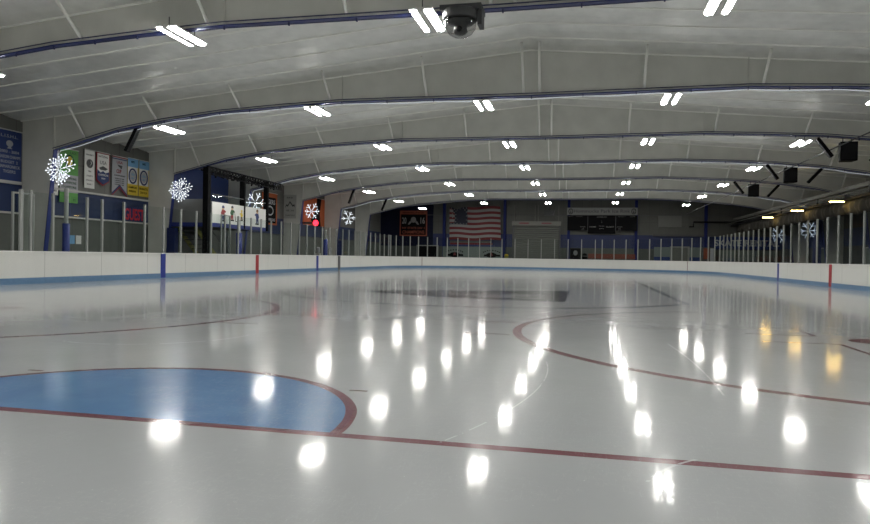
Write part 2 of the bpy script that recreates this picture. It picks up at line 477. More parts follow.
# ------------------------------------------------------------------ steel frames
inner = [(16.95, -.05), (16.45, 4.78), (13.7, 5.46), (11.8, 5.75), (9.6, 5.98), (7.3, 6.10), (5.05, 6.19), (RY, 6.16)]
def mir(p): return (2 * RY - p[0], p[1])
prof = inner + [mir(p) for p in inner[:-1]][::-1]
outer = [(17.9, -.05), (17.9, roofz(17.9) - .06), (RY, RZ - .02), (2*RY - 17.9, roofz(17.9) - .06), (2*RY - 17.9, -.05)]
def frame_parts(root, X):
    mb = MB(); t = .018
    N = len(prof)
    # web as quads between inner profile and matching outer points
    top = []
    for (y, z) in prof:
        if abs(y - RY) > 17.8: top.append((17.9 if y > RY else 2*RY - 17.9, z))
        elif abs(y - RY) > 17.7: top.append((17.9 if y > RY else 2*RY - 17.9, roofz(17.9) - .06))
        else: top.append((y, roofz(y) - .03))
    top[1] = (17.9, roofz(17.9) - .06); top[-2] = (2*RY - 17.9, roofz(17.9) - .06)
    vs = []
    for s in (-t, t):
        vs += [(X + s, y, z) for y, z in prof] + [(X + s, y, z) for y, z in top]
    fs = []
    for i in range(N - 1):
        fs.append((i, i+1, N+i+1, N+i)); fs.append((2*N+i, 3*N+i, 3*N+i+1, 2*N+i+1))
    mb.add(vs, fs); mb.build('web', 'frame', root)
    # inner flange
    mb = MB(); vs = []; w = .095
    for i, (y, z) in enumerate(prof):
        a = Vector(prof[max(i-1, 0)]); b = Vector(prof[min(i+1, N-1)])
        d = (b - a).normalized(); nn = Vector((d.y, -d.x))
        if nn.y > 0 and abs(y - RY) < 17: nn = -nn
        if abs(y - RY) >= 17: nn = Vector((-1 if y > RY else 1, nn.y * 0)); 
        q = Vector((y, z)) + nn * .025
        vs += [(X - w, y, z), (X + w, y, z), (X + w, q.x, q.y), (X - w, q.x, q.y)]
    fs = [(i*4+k, i*4+(k+1) % 4, (i+1)*4+(k+1) % 4, (i+1)*4+k) for i in range(N-1) for k in range(4)]
    mb.add(vs, fs); mb.build('flange', 'flange', root)
    # stiffeners
    for (y, z) in ((5.05, 6.19), (-7.65, 6.19)):
        MB().box(X - .07, X + .07, y - .012, y + .012, z, roofz(y) - .05).build('stiffener', 'frame', root)
    for s in (1, -1):
        y = RY + s * 17.75
        MB().box(X - .10, X + .10, y - .012, y + .012, 4.8, roofz(y) - .05).build('stiffener', 'frame', root)
    # diagonal stays from roof purlin to bottom flange
    for yy in (.25, 3.4, 6.75, 10.1, 13.4, 16.4):
        for s in (1, -1):
            y = RY + s * yy
            zb = [p for p in zip(prof, prof[1:]) if min(p[0][0], p[1][0]) <= y <= max(p[0][0], p[1][0])][0]
            (ya, za), (yb, zb_) = zb
            z = za + (zb_ - za) * (y - ya) / (yb - ya)
            MB().tube([(X - .08, y, z + .06), (X - .85, y + s * .02, roofz(y) - .1)], .042, 6).build('diagonal_stay', 'brace', root)
    # conduits clipped along the flange
    pts = [(X - .13, y, z + .05) for y, z in prof[1:-1]]; pts2 = [(X - .05, y, z - .07) for y, z in prof[2:-2]]
    mb = MB().tube(pts, .016, 5).tube(pts2, .012, 5)
    for (p, q) in zip(pts2, pts2[1:]):
        m = 2 if abs(p[1] - q[1]) < 4 else 4
        for k in range(m):
            c = Vector(p).lerp(Vector(q), k / m)
            mb.box(c.x - .02, c.x + .02, c.y - .015, c.y + .015, c.z - .03, c.z + .07)
    mb.build('conduit', 'conduit', root)
ordn = {0: 'behind the camera', 2: 'nearest'}
names = ['arched roof frame above the near boards, out of view', 'arched roof frame just overhead, out of view',
         'nearest arched steel frame, crossing the top of the view beside the dome camera',
         'second nearest arched frame, whole span edged by glowing rope light',
         'third nearest arched frame, blue edged and without rope light',
         'fourth nearest arched frame, thin rope light drooping along it',
         'fifth nearest arched frame, plain, over the middle of the rink',
         'second farthest arched frame, with rope light under its edge',
         'farthest arched frame, just in front of the flag wall']
froot = thing('roof_frame', names[0], 'roof frame', (FX[0], 0, 0), 'arched steel frames across the rink')
frame_parts(froot, FX[0])
frames = [froot]
for k in range(1, 9):
    c = copy_tree(froot); c.location = (FX[k], 0, 0); c['label'] = names[k]; frames.append(c); ORG[c.name] = Vector((FX[k], 0, 0))

# ------------------------------------------------------------------ dasher boards and glass
db = thing('dasher_boards', 'white dasher boards with blue kickplate and clear panes ringing the ice', 'rink boards', (30, 13, 0))
BH = .98
ringwall('board_panel', 'board', 0, .10, -.06, BH - .03, db)
ringwall('cap_rail', 'cap', -.02, .13, BH - .03, BH, db)
ringwall('kickplate', 'kick', -.015, .0, 0.002, .19, db)
def lineband(X, s, w, mat, name):
    y = s * HW; sg = -s
    a, b = sorted((y + sg * .004, y + sg * .018))
    MB().box(X - w/2, X + w/2, a, b, .02 if w > .2 else .19, BH + .004).build(name, mat, db)
for s in (1, -1):
    lineband(22.86, s, .30, 'blue', 'blue_line_band'); lineband(38.2, s, .30, 'blue', 'blue_line_band')
    lineband(30.5, s, .30, 'red', 'red_line_band')
lineband(41.9, 1, .42, 'gate', 'gate_gap')
# goal line marks in the far corners
for s in (1, -1):
    yy = HW - RC + math.sqrt(RC**2 - (58.05 - (X1 - RC))**2)
    MB().box(58.02, 58.09, *sorted((s*(yy - .02), s*(yy + .02))), .19, BH).build('goal_line_mark', 'dkred', db)
# posts
def along(s0):
    """arc length parameter -> point, outward normal; s=0 at (14.5, left)"""
    L1 = (X1 - RC) - 14.5; A = RC * PI / 2; E = 2 * (HW - RC)
    if s0 < L1: return (14.5 + s0, HW), (0, 1)
    s0 -= L1
    if s0 < A: t = PI/2 - s0 / RC; return (X1 - RC + RC*math.cos(t), HW - RC + RC*math.sin(t)), (math.cos(t), math.sin(t))
    s0 -= A
    if s0 < E: return (X1, HW - RC - s0), (1, 0)
    s0 -= E
    if s0 < A: t = -s0 / RC; return (X1 - RC + RC*math.cos(t), -HW + RC + RC*math.sin(t)), (math.cos(t), math.sin(t))
    s0 -= A
    return (X1 - RC - s0, -HW), (0, -1)
sl = [x - 14.5 for x in (16.2, 16.55, 17.4, 18.1, 18.85, 19.55, 20.65, 21.8, 22.95, 24.1, 25.2, 26.35, 27.5, 28.7, 29.95, 31.0, 32.1, 33.3, 34.5, 35.65, 36.7, 37.9, 39.1)]
while sl[-1] < 38.2: sl.append(sl[-1] + 1.2)
A = RC * PI / 2; L1 = X1 - RC - 14.5
for k in range(1, 13): sl.append(L1 + A * k / 13)
for k in range(0, 8): sl.append(L1 + A + 9.0 * k / 7.5 if k < 8 else 0)
e0 = L1 + A + 9
for k in range(0, 13): sl.append(e0 + A * k / 13)
s = e0 + A
while s < e0 + A + (X1 - RC - 25): sl.append(s); s += 1.28
sl = sorted(sl)
pts = []
for q in sl:
    (px, py), nn = along(q)
    top = 2.78 + .17 * max(0, min(1, (q - e0) / A))
    pts.append((px + nn[0] * .06, py + nn[1] * .06, nn, top))
nposts = 0
for i, (px, py, nn, top) in enumerate(pts):
    if i == 3: continue
    w = .05 if i in (0,) else (.032 if sl[i] < e0 + A * .8 else .025)
    tx = (-nn[1], nn[0]); mb = MB()
    c = [(px + tx[0]*a*w + nn[0]*b*.035, py + tx[1]*a*w + nn[1]*b*.035) for a, b in ((-1,-1),(1,-1),(1,1),(-1,1))]
    mb.add([(*q, BH) for q in c] + [(*q, top) for q in c], [(0,1,2,3),(4,5,6,7),(0,1,5,4),(1,2,6,5),(2,3,7,6),(3,0,4,7)])
    if nposts < 99: mb.build('glass_post', 'alu', db); nposts += 1
for i in range(len(pts) - 1):
    a, b = pts[i], pts[i+1]
    if (Vector(a[:2]) - Vector(b[:2])).length > 2: continue
    t = min(a[3], b[3]) - .03
    p0 = Vector((a[0], a[1], 0)).lerp(Vector((b[0], b[1], 0)), .04); p1 = Vector((b[0], b[1], 0)).lerp(Vector((a[0], a[1], 0)), .04)
    nn = Vector((a[2][0], a[2][1], 0)) * .006
    vs = [p + q + Vector((0, 0, z)) for z in (BH, t) for p in (p0, p1) for q in (-nn, nn)]
    MB().add(vs, [(0,2,3,1),(4,5,7,6),(0,4,6,2),(1,3,7,5),(0,1,5,4),(2,6,7,3)]).build('glass_pane', 'glass', db)
pp = thing('padded_post', 'thick pale post with royal blue padding, left of the team sign', 'post', (18.1, 13.15, 0))
MB().tube([(18.1, 13.2, 0), (18.1, 13.2, 3.0)], .065, 12).build('post', 'alu', pp)
MB().tube([(18.1, 13.2, .02), (18.1, 13.2, 1.88)], .11, 14).build('pad', 'royal', pp)
for (X, Y, lab) in ((30.5, 14.0, 'royal blue padded post under the white sticker panel'), (41.7, 13.9, 'royal blue padded post behind the grey gate gap')):
    p = thing('padded_post', lab, 'post', (X, Y, 0))
    MB().tube([(X, Y, 0), (X, Y, 2.7)], .06, 12).build('post', 'alu', p)
    MB().tube([(X, Y, .02), (X, Y, 2.05)], .15, 14).build('pad', 'royal', p)

# player bench enclosure frames behind the left boards
def door_frame(X, Y, h, lab, w=.8):
    t = thing('glass_gate', lab, 'gate', (X, Y, 0))
    MB().box(X - .03, X + .03, Y - .03, Y + .03, 0, h).box(X + w - .03, X + w + .03, Y - .03, Y + .03, 0, h).box(X, X + w, Y - .03, Y + .03, h - .05, h).build('gate_frame', 'alu', t)
    MB().box(X + .03, X + w - .03, Y - .005, Y + .005, .9, h - .05).build('pane', 'glass', t)
door_frame(17.45, 14.6, 2.85, 'tall thin framed glass gate behind the boards at the far left')
door_frame(29.3, 14.3, 2.9, 'thin framed glass gate in front of the metal stairs')

# ------------------------------------------------------------------ lights
LX = [-1.5, 6.1, 13.68, 21.72, 29.42, 37.1, 45.0, 52.8, 60.8]
rows = ['behind the camera', 'overhead, out of view', 'nearest', 'second nearest', 'third nearest', 'fourth nearest', 'third farthest', 'second farthest', 'farthest']
lanes = [(12.0, 5.5, 'far left lane'), (6.17, 6.0, 'inner left lane'), (.31, 6.0, 'centre lane'), (-5.55, 6.0, 'inner right lane'), (-11.45, 5.8, 'far right lane')]
lt = thing('ceiling_light', '', 'ceiling light', (0, 0, 0), 'twin tube ceiling lights over the ice')
MB().box(-.66, .66, -.25, .25, .035, .075).box(-.66, .66, -.07, .07, -.012, .035).build('housing', 'white', lt)
for s in (-1, 1):
    MB().box(-.63, .63, s*.165 - .045, s*.165 + .045, .0, .034).build('lamp_tube', 'tube', lt)
for s in (-1, 1):
    MB().tube([(s*.5, 0, .075), (s*.5, 0, .30)], .012, 5).build('hanger', 'charcoal', lt)
first = True
for i, X_ in enumerate(LX):
    for (Y, Z, nm) in lanes:
        o = lt if first else copy_tree(lt); first = False
        o.location = (X_, Y, Z)
        o['label'] = 'twin tube light, %s lane from the left wall, %s row' % ({'far left lane':'first','inner left lane':'second','centre lane':'middle','inner right lane':'fourth','far right lane':'last'}[nm], rows[i])

# warm fixtures under the seating soffit
wl = thing('soffit_light', '', 'light', (0, 0, 0), 'warm lights over the right seating')
MB().box(-.09, .09, -.36, .36, .02, .07).build('housing', 'charcoal', wl)
MB().box(-.065, .065, -.33, .33, -.025, .02).build('lamp_tube', 'warm', wl)
MB().tube([(0, .2, .06), (0, .2, .24)], .01, 5).tube([(0, -.2, .06), (0, -.2, .24)], .01, 5).build('hanger', 'charcoal', wl)
for i, X_ in enumerate((31.4, 38.2, 44.8, 51.6)):
    o = wl if i == 0 else copy_tree(wl)
    o.location = (X_, -15.72, 4.2)
    o['label'] = ['warm yellow strip light beyond the right edge of view', 'nearest warm yellow strip light above the right glass',
                  'middle warm yellow strip light above the right glass', 'farthest warm yellow strip light above the right glass'][i]

# ------------------------------------------------------------------ rope lights
def prof_at(y):
    for (ya, za), (yb, zb) in zip(prof, prof[1:]):
        if min(ya, yb) <= y <= max(ya, yb) and ya != yb: return za + (zb - za) * (y - ya) / (yb - ya)
    return 5
for k, lab in ((3, 'white rope light strung under the second nearest arched frame'), (5, 'white rope light sagging under the fourth nearest arched frame'),
               (7, 'white rope light under the second farthest arched frame')):
    X_ = FX[k] + .09
    P = []
    y = 16.3; i = 0
    while y > -18.7:
        P.append((X_, y, prof_at(y) - .055 - (.04 if i % 3 == 1 else 0) - (.04 if i % 3 == 2 else 0) * random.random())); y -= .8; i += 1
    P = [(X_, 16.42, 4.2), (X_, 16.4, 4.6)] + P
    tag(MB().tube(P, .010, 5).build('rope_light', 'led'), lab, 'rope light')

# ------------------------------------------------------------------ snowflake light figures
sn = thing('snowflake_light', '', 'snowflake light', (0, 0, 0), 'white light snowflakes hung beside the frames')
rr = random.Random(3)
def snow_arms(root, n, sparse, mat):
    for k in range(n):
        a = 2*PI*k/n + rr.uniform(-.14, .14)
        mb = MB(); R = rr.uniform(.44, .64)
        d = Vector((rr.uniform(-.3, .3), math.cos(a), math.sin(a)))
        pr = Vector((0, -math.sin(a), math.cos(a)))
        o_ = org(root)
        def ball(c, r): mb.lathe([(r*.05, -r), (r*.7, -r*.7), (r, 0), (r*.7, r*.7), (r*.05, r)], c + o_, 6)
        q = 1.9 if sparse else 1
        mb.tube([o_ + d * .04, o_ + d * R], .007 * q, 5)
        for f_ in ((.6, 1.0) if sparse else (.3, .62, 1.0)): ball(d * R * f_, .026 * (1.3 if sparse else 1))
        for f_ in ((.62,) if sparse else (.4, .66)):
            for s_ in (-1, 1):
                l = rr.uniform(.08, .18) * (1.2 if sparse else 1); e = d * R * (f_ + .2) + pr * l * s_
                mb.tube([o_ + d * R * f_, o_ + e], .006 * q, 4); ball(e, .024)
        mb.build('arm', mat, root)
    MB().tube([o_, o_ + Vector((0, 0, .85))], .006, 4).build('hanging_wire', 'charcoal', root)
snow_arms(sn, 9, False, 'bulb')
SL = ['bright snowflake light in front of the green banner', 'snowflake light left of the white sticker panel',
      'snowflake light at the right end of the sticker panel', 'snowflake light in front of the orange banner, red bulb below',
      'farthest left snowflake light, beside the dark wall']
for i in range(5):
    L_ = (FX[3 + i] - .28, 16.0 - (.3 if i > 2 else 0), 4.02)
    if i < 2:
        o = sn if i == 0 else copy_tree(sn); o.location = L_
    else:
        o = thing('snowflake_light', SL[i], 'snowflake light', L_, 'white light snowflakes hung beside the frames')
        snow_arms(o, 6, True, 'bulb')
    o['label'] = SL[i]
for (X_, Y, Z, lab) in ((42.1, -15.6, 2.85, 'dim snowflake light behind the right glass, nearer of two'), (48.3, -15.6, 2.8, 'dim snowflake light behind the right glass, above the rental sign end')):
    o = thing('snowflake_light', lab, 'snowflake light', (X_, Y, Z), 'dim snowflakes behind the right glass')
    snow_arms(o, 6, True, 'dimled'); o.scale = (.85, .85, .85)
rb = thing('red_lamp', 'glowing red round lamp under the snowflake on the orange banner', 'lamp', (47.1, 17.2, 3.4))
MB().lathe([(.01, -.22), (.13, -.18), (.22, 0), (.13, .18), (.01, .22)], (47.1, 16.9, 3.42), 12).build('globe', 'redbulb', rb)
MB().box(47.02, 47.18, 17.1, YL, 3.36, 3.48).build('bracket', 'charcoal', rb)

# ------------------------------------------------------------------ dome camera on the nearest frame
dc = thing('dome_camera', 'large clear dome security camera hung below the nearest frame', 'camera', (13.25, -.5, 5.6))
MB().box(13.05, 13.62, -.93, -.08, 6.0, 6.10).box(13.15, 13.5, -.93, -.84, 5.70, 6.0).build('mounting_bracket', 'charcoal', dc)
MB().lathe([(.02, 6.02), (.34, 6.02), (.37, 5.98), (.36, 5.86), (.345, 5.83), (.30, 5.83)], (13.25, -.48, 0), 28).build('housing', 'charcoal', dc)
MB().lathe([(.33, 5.84), (.335, 5.78), (.31, 5.66), (.24, 5.56), (.12, 5.49), (.003, 5.475)], (13.25, -.48, 0), 28).build('dome', 'dome', dc)
MB().lathe([(.30, 5.80), (.26, 5.76), (.14, 5.72), (.13, 5.66), (.15, 5.60), (.10, 5.55), (.01, 5.54)], (13.25, -.48, 0), 18).build('camera_head', 'charcoal', dc)
MB().lathe([(.06, 0), (.055, -.03), (.002, -.035)], (13.12, -.48, 5.62), 14, 'x').build('lens', 'black', dc)

# ------------------------------------------------------------------ hanging bars, loudspeakers
def bar(X_, y0, z0, y1, z1, lab):
    d = Vector((0, y1 - y0, z1 - z0)).normalized(); nrm = Vector((0, -d.z, d.y)) * .065; ex = Vector((.10, 0, 0))
    a, b = Vector((X_, y0, z0)), Vector((X_, y1, z1))
    vs = [p + s1 * nrm + s2 * ex for p in (a, b) for s1 in (-1, 1) for s2 in (-1, 1)]
    o = MB().add(vs, [(0,1,3,2),(4,6,7,5),(0,4,5,1),(2,3,7,6),(0,2,6,4),(1,5,7,3)]).build('slanted_bar', 'black')
    tag(o, lab, 'bar', 'black slanted bars under the frames')
bar(FX[3] + .16, 13.0, 5.62, 13.5, 4.70, 'black slanted bar under the left end of the second nearest frame')
bar(FX[6] + .16, 12.7, 5.66, 13.1, 4.62, 'black slanted bar above the orange banner')
bar(FX[7] + .16, 12.62, 5.66, 13.05, 4.66, 'black slanted bar above the dark left corner')
for i, k in enumerate((4, 5, 6)):
    X_ = FX[k] + .16
    wh = ['largest black box', 'middle black box', 'smallest black box'][i]
    bar(X_, -11.88, 5.92, -12.42, 5.18, 'black slanted bar on the left of the %s' % wh)
    bar(X_, -14.4, 5.68, -13.8, 5.0, 'black slanted bar on the right of the %s' % wh)
    sp = thing('loudspeaker', 'black loudspeaker box, %s hung from the right of the frames' % ['largest and nearest', 'middle one', 'smallest and farthest'][i], 'loudspeaker', (X_, -12.97, 5.0), 'black loudspeaker boxes')
    mb = MB()
    vs = [(X_ - .2, -12.66, 5.0), (X_ - .2, -13.27, 5.0), (X_ + .25, -13.2, 5.0), (X_ + .25, -12.73, 5.0)]
    vs += [(a, b, 5.74) for a, b, c in vs]
    mb.add(vs, [(0,1,2,3),(4,5,6,7),(0,1,5,4),(1,2,6,5),(2,3,7,6),(3,0,4,7)]).build('cabinet', 'black', sp)
    MB().box(X_ - .215, X_ - .201, -13.22, -12.71, 5.06, 5.68).build('grille', 'truss', sp)
    MB().tube([(X_, -12.8, 5.74), (X_, -12.8, 5.98)], .02, 6).tube([(X_, -13.1, 5.74), (X_, -13.1, 5.95)], .02, 6).build('mounting_strap', 'charcoal', sp)
g = tag(MB().tube([(20, -12.35, 5.45), (66.7, -12.35, 5.45)], .025, 8).build('steel_pipe', 'charcoal'), 'long thin pipe running past the black loudspeakers', 'pipe')
# hangers for the pipe at each frame handled as its own short rods
g = thing('edge_beam', 'long grey beam above the netting on the right side', 'beam', (45, -15.6, 4.6))
MB().box(24, 66.7, -16.6, -16.4, 4.82, 5.02).build('beam', 'beam', g)
for X_ in FX[4:]:
    MB().box(X_ - .05, X_ + .05, -16.55, -16.45, 4.4, 4.82).build('hanger', 'charcoal', g)
g = tag(MB().tube([(24, -15.72, 4.46), (66.7, -15.72, 4.46)], .035, 8).build('steel_pipe', 'beam'), 'pipe above the warm lights on the right side', 'pipe')
MB()
so = struct(MB().box(24, 66.8, YR, -16.2, 4.28, 4.42).build('ceiling', 'truss'))
# gathered netting along the soffit edge
mb = MB(); vs = []; fs = []; N = 220; rows_ = 5
for side in (0, 1):
    for i in range(N + 1):
        X_ = 26 + 38 * i / N
        sc = .10 * abs(math.sin(X_ * 1.35)) + .04 * math.sin(X_ * 3.1)
        for j in range(rows_):
            t = j / (rows_ - 1)
            zz = 4.27 - t * (.82 - sc)
            yy = -16.35 + .10 * math.sin(X_ * 4.1 + t * 3) * t + .05 * math.sin(X_ * 9 + t) + (.03 if side else 0) + .12 * math.sin(PI * t)
            vs.append((X_, yy, zz))
b = 0
n1 = (N + 1) * rows_
for side in (0, 1):
    for i in range(N):
        for j in range(rows_ - 1):
            q = side * n1 + i * rows_ + j; fs.append((q, q + rows_, q + rows_ + 1, q + 1))
for i in range(N):
    for j in (0, rows_ - 1):
        q = i * rows_ + j; fs.append((q, q + rows_, q + rows_ + n1, q + n1))
tag(MB().add(vs, fs, True).build('gathered_netting', 'olive'), 'gathered dark netting draped along the right soffit edge', 'netting')

# right seating area
bl = thing('bleacher', 'dark stepped bleacher behind the right glass', 'bleacher', (40, -17, 0))
for i in range(3):
    MB().box(27.0, 36.0, -16.6 - i*.85, -15.9 - i*.85, .35 + i*.38, .42 + i*.38).build('seat_board', 'navy', bl)
for X_ in (27.2, 30, 33, 35.8):
    MB().box(X_ - .04, X_ + .04, -18.3, -15.95, -.06, .35).box(X_ - .04, X_ + .04, -18.3, -17.6, .3, 1.1).box(X_ - .04, X_ + .04, -18.3, -16.75, .3, .73).build('support', 'charcoal', bl)
def side_window(n, X0_, X1_, z0, z1, mat):
    w = struct(MB().box(X0_, X1_, YR, YR + .05, z0, z1).build('window_%d' % n, mat))
    f = MB().box(X0_ - .05, X1_ + .05, YR, YR + .07, z1, z1 + .06).box(X0_ - .05, X1_ + .05, YR, YR + .07, z0 - .06, z0)
    f.box(X0_ - .06, X0_, YR, YR + .07, z0, z1).box(X1_, X1_ + .06, YR, YR + .07, z0, z1).build('window_frame', 'rail', w)
side_window(1, 38.0, 39.4, .9, 2.1, 'palewall'); side_window(2, 44.0, 47.5, .9, 2.0, 'palewall'); side_window(3, 52.5, 56.0, .9, 2.1, 'palewall')
pl = thing('wall_light', 'small white wall light glimpsed high behind the right glass', 'light', (34.2, YR, 2.7))
MB().box(33.8, 34.9, YR, YR + .08, 2.98, 3.06).build('housing', 'charcoal', pl); MB().box(33.85, 34.85, YR + .08, YR + .12, 2.98, 3.05).build('lamp_tube', 'dimled', pl)
for (X_, lab) in ((37.2, 'dark blue column among the right seats, nearest'), (49.5, 'dark blue column among the right seats, farther one')):
    tag(MB().box(X_ - .22, X_ + .22, -18.5, -18.1, -.06, 4.28).build('support_column', 'navy'), lab, 'column')
for i, (X_, w, h) in enumerate(((36.9, .7, 1.75), (40.8, .6, 1.85), (42.5, .9, 1.9))):
    c = thing('vending_cabinet', ['low pale cabinet behind the right glass, nearest the red line', 'middle pale cabinet behind the right glass', 'widest pale cabinet behind the right glass'][i], 'cabinet', (X_, -19, 0))
    MB().box(X_, X_ + w, -19.9, -19.2, -.06, h).build('body', 'signboard', c)
    MB().box(X_ + .05, X_ + w - .05, -19.2, -19.17, .1, h - .1).build('door', 'palewall', c)

# ------------------------------------------------------------------ left wall banners
FL = LEFT(YL - .06)
def banner(name, a0, a1, b0, b1, mat, lab, F=FL, top=True, shape=None, cat='banner', group=None):
    c0 = F((a0 + a1) / 2, b0)
    t = thing(name, lab, cat, tuple(c0), group)
    mb = MB()
    if shape: poly(mb, F, shape, 0, .015)
    else: rect(mb, F, a0, a1, b0, b1, 0, .015)
    mb.build('cloth', mat, t)
    if top: MB().tube([F(a0 - .03, b1 + .01, .01), F(a1 + .03, b1 + .01, .01)], .025, 6).build('rod', 'rail', t)
    return t
# navy league banner
t = banner('wall_banner', 20.0, 21.08, 3.58, 5.44, 'bannerblue', 'navy league champions banner with pale lettering at far left edge')
m = MB()
for s_, b, w, h in (('L.I.S.H.L.', 5.17, .75, .11), ('2003 - 2004', 4.60, .85, .10), ('SEASON CHAMPS', 4.40, .98, .11), ('BUDGET  2', 4.22, .74, .10),
                    ('MAMARONECK', 4.04, .95, .11), ('TIGERS', 3.86, .55, .11)):
    text(m, FL, s_, 20.54, b, w, h, .016)
m.build('lettering', 'greycloth', t)
m = MB(); disc(m, FL, 20.54, 4.95, .15, .12, .016); poly(m, FL, [(20.46, 4.9), (20.62, 4.88), (20.60, 4.80), (20.66, 4.76), (20.42, 4.76), (20.49, 4.82)], .016)
m.build('emblem', 'greycloth', t)
m = MB(); rect(m, FL, 20.0, 21.08, 3.52, 3.58, 0, .05); m.build('bottom_rod', 'rail', t)
# narrow white banner
t = banner('wall_banner', 22.45, 22.9, 3.25, 5.1, 'white', 'narrow white banner with dark writing down it, left of the green banner')
m = MB()
for i, s_ in enumerate(('HOCKEY', 'TIGERS', 'LEAGUE', 'CHAMPS', 'NEW YORK')): text(m, FL, s_, 22.67, 3.4 + i * .3, .34, .10, .016, fatten=.01)
disc(m, FL, 22.67, 4.93, .09, .07, .016); m.build('lettering', 'black', t)
# green banner
t = banner('wall_banner', 22.98, 23.98, 3.0, 5.2, 'green', 'tall green banner with round emblem behind the bright snowflake light')
m = MB(); ring(m, FL, 23.5, 4.72, .26, .26, .07, .016); text(m, FL, 'LAX', 23.7, 5.02, .35, .12, .016); m.build('emblem', 'dkgreen', t)
m = MB(); disc(m, FL, 23.5, 4.72, .14, .2, .017); m.build('emblem_centre', 'yellow', t)
m = MB(); rect(m, FL, 22.98, 23.98, 3.42, 4.15, .016, .006); m.build('panel', 'greycloth', t)
m = MB()
for b in (3.95, 3.78, 3.6): text(m, FL, 'CHAMPIONS', 23.48, b, .8, .1, .023)
text(m, FL, '12', 23.8, 3.08, .12, .1, .016); m.build('lettering', 'dkgreen', t)
# white with round logo
t = banner('wall_banner', 24.35, 24.95, 3.72, 5.36, 'white', 'narrow white banner with one dark round logo near its top')
m = MB(); disc(m, FL, 24.65, 4.78, .19, .19, .016); text(m, FL, 'HOCKEY', 24.65, 5.12, .45, .07, .016)
for b, w in ((4.42, .2), (4.22, .35), (4.03, .42), (3.86, .3)): text(m, FL, 'TIER' if w < .3 else 'STATE 1', 24.65, b, w, .06, .016)
m.build('lettering', 'charcoal', t)
m = MB(); poly(m, FL, [(24.62, 4.66), (24.76, 4.8), (24.68, 4.92), (24.72, 4.78)], .03); m.build('logo_highlight', 'white', t)
# red edged pennant
sh = [(25.05, 4.12), (25.46, 3.9), (25.88, 4.12), (25.88, 5.36), (25.05, 5.36)]
t = banner('wall_banner', 25.05, 25.88, 3.9, 5.36, 'signred', 'red edged pennant, white above and blue at its pointed foot', shape=sh)
m = MB(); poly(m, FL, [(25.10, 4.42), (25.83, 4.42), (25.83, 5.31), (25.10, 5.31)], .016); m.build('white_field', 'white', t)
m = MB(); poly(m, FL, [(25.10, 4.15), (25.46, 3.96), (25.83, 4.15), (25.83, 4.55), (25.60, 4.48), (25.46, 4.56), (25.3, 4.48), (25.10, 4.6)], .022); m.build('blue_field', 'bannerblue', t)
m = MB(); text(m, FL, 'NATIONAL', 25.47, 5.15, .6, .09, .024, fatten=.01); text(m, FL, 'USA', 25.47, 4.85, .4, .16, .024)
poly(m, FL, [(25.2, 4.68), (25.45, 4.78), (25.75, 4.68), (25.6, 4.6), (25.3, 4.6)], .024); m.build('lettering', 'charcoal', t)
m = MB(); text(m, FL, 'CHAMPIONS', 25.46, 4.34, .62, .09, .036); text(m, FL, '2005', 25.46, 4.2, .25, .06, .036); m.build('pale_lettering', 'white', t)
# swallow-tail
sh = [(26.05, 3.55), (26.55, 3.95), (27.05, 3.55), (27.05, 5.35), (26.05, 5.35)]
t = banner('wall_banner', 26.05, 27.05, 3.55, 5.35, 'greycloth', 'pale swallowtail banner with red and blue trim and rows of small text', shape=sh)
m = MB(); rect(m, FL, 26.05, 27.05, 5.22, 5.26, .016, .008); m.build('top_blue_trim', 'bannerblue', t); m = MB(); poly(m, FL, [(26.05, 3.68), (26.05, 3.6), (26.55, 4.0), (27.05, 3.6), (27.05, 3.68), (26.55, 4.08)], .016)
m.build('blue_trim', 'bannerblue', t)
m = MB(); rect(m, FL, 26.05, 27.05, 5.30, 5.35, .016, .008); m.build('top_red_trim', 'signred', t); m = MB(); poly(m, FL, [(26.05, 3.6), (26.05, 3.54), (26.55, 3.94), (27.05, 3.54), (27.05, 3.6), (26.55, 4.0)], .016); m.build('red_trim', 'signred', t)
m = MB(); text(m, FL, 'USA', 26.55, 5.03, .4, .12, .016); text(m, FL, 'CUP', 26.5, 4.6, .32, .17, .016, fatten=.015); m.build('red_lettering', 'signred', t)
m = MB(); poly(m, FL, [(26.4, 4.98), (26.72, 4.95), (26.66, 4.8), (26.6, 4.85), (26.5, 4.9)], .016)
text(m, FL, 'CHAMPIONSHIPS', 26.55, 4.46, .75, .06, .016)
for i in range(4): text(m, FL, 'DIVISION TIER', 26.55, 4.32 - i * .09, .62, .05, .016)
m.build('lettering', 'charcoal', t)
# two yellow banners
for a0, lab, l1, l2 in ((27.1, 'yellow and light blue banner with a round badge, left of the pair', 'CHAMPIONS', 'DIVISION II'), (27.91, 'yellow and light blue banner with a round badge, nearest the white frame column', 'FINALISTS', '2015')):
    a1 = a0 + .74
    t = banner('wall_banner', a0, a1, 3.68, 5.40, 'yellow', lab, group=None)
    m = MB(); poly(m, FL, [(a0, 4.2), (a1 - .06, 4.2), (a1 - .06, 5.0), (a0, 5.0)], .016); m.build('white_field', 'white', t)
    m = MB(); rect(m, FL, a0, a1, 5.0, 5.40, .016, .01); m.build('blue_field', 'ltblue', t)
    c = a0 + .34
    m = MB(); ring(m, FL, c, 4.58, .30, .37, .08, .026); m.build('badge_ring', 'navy', t)
    m = MB(); disc(m, FL, c, 4.58, .20, .25, .024, .01); m.build('badge_centre', 'greycloth', t)
    m = MB(); text(m, FL, 'USA', c, 4.6, .26, .11, .036); text(m, FL, 'HKY', c, 4.44, .22, .08, .036); m.build('badge_letters', 'ltblue', t)
    m = MB(); text(m, FL, 'NYS', c, 5.2, .22, .09, .03, fatten=.02); text(m, FL, l1, c, 4.0, .62, .1, .016, fatten=.01); text(m, FL, l2, c, 3.82, .5, .09, .016, fatten=.01); m.build('lettering', 'black', t)
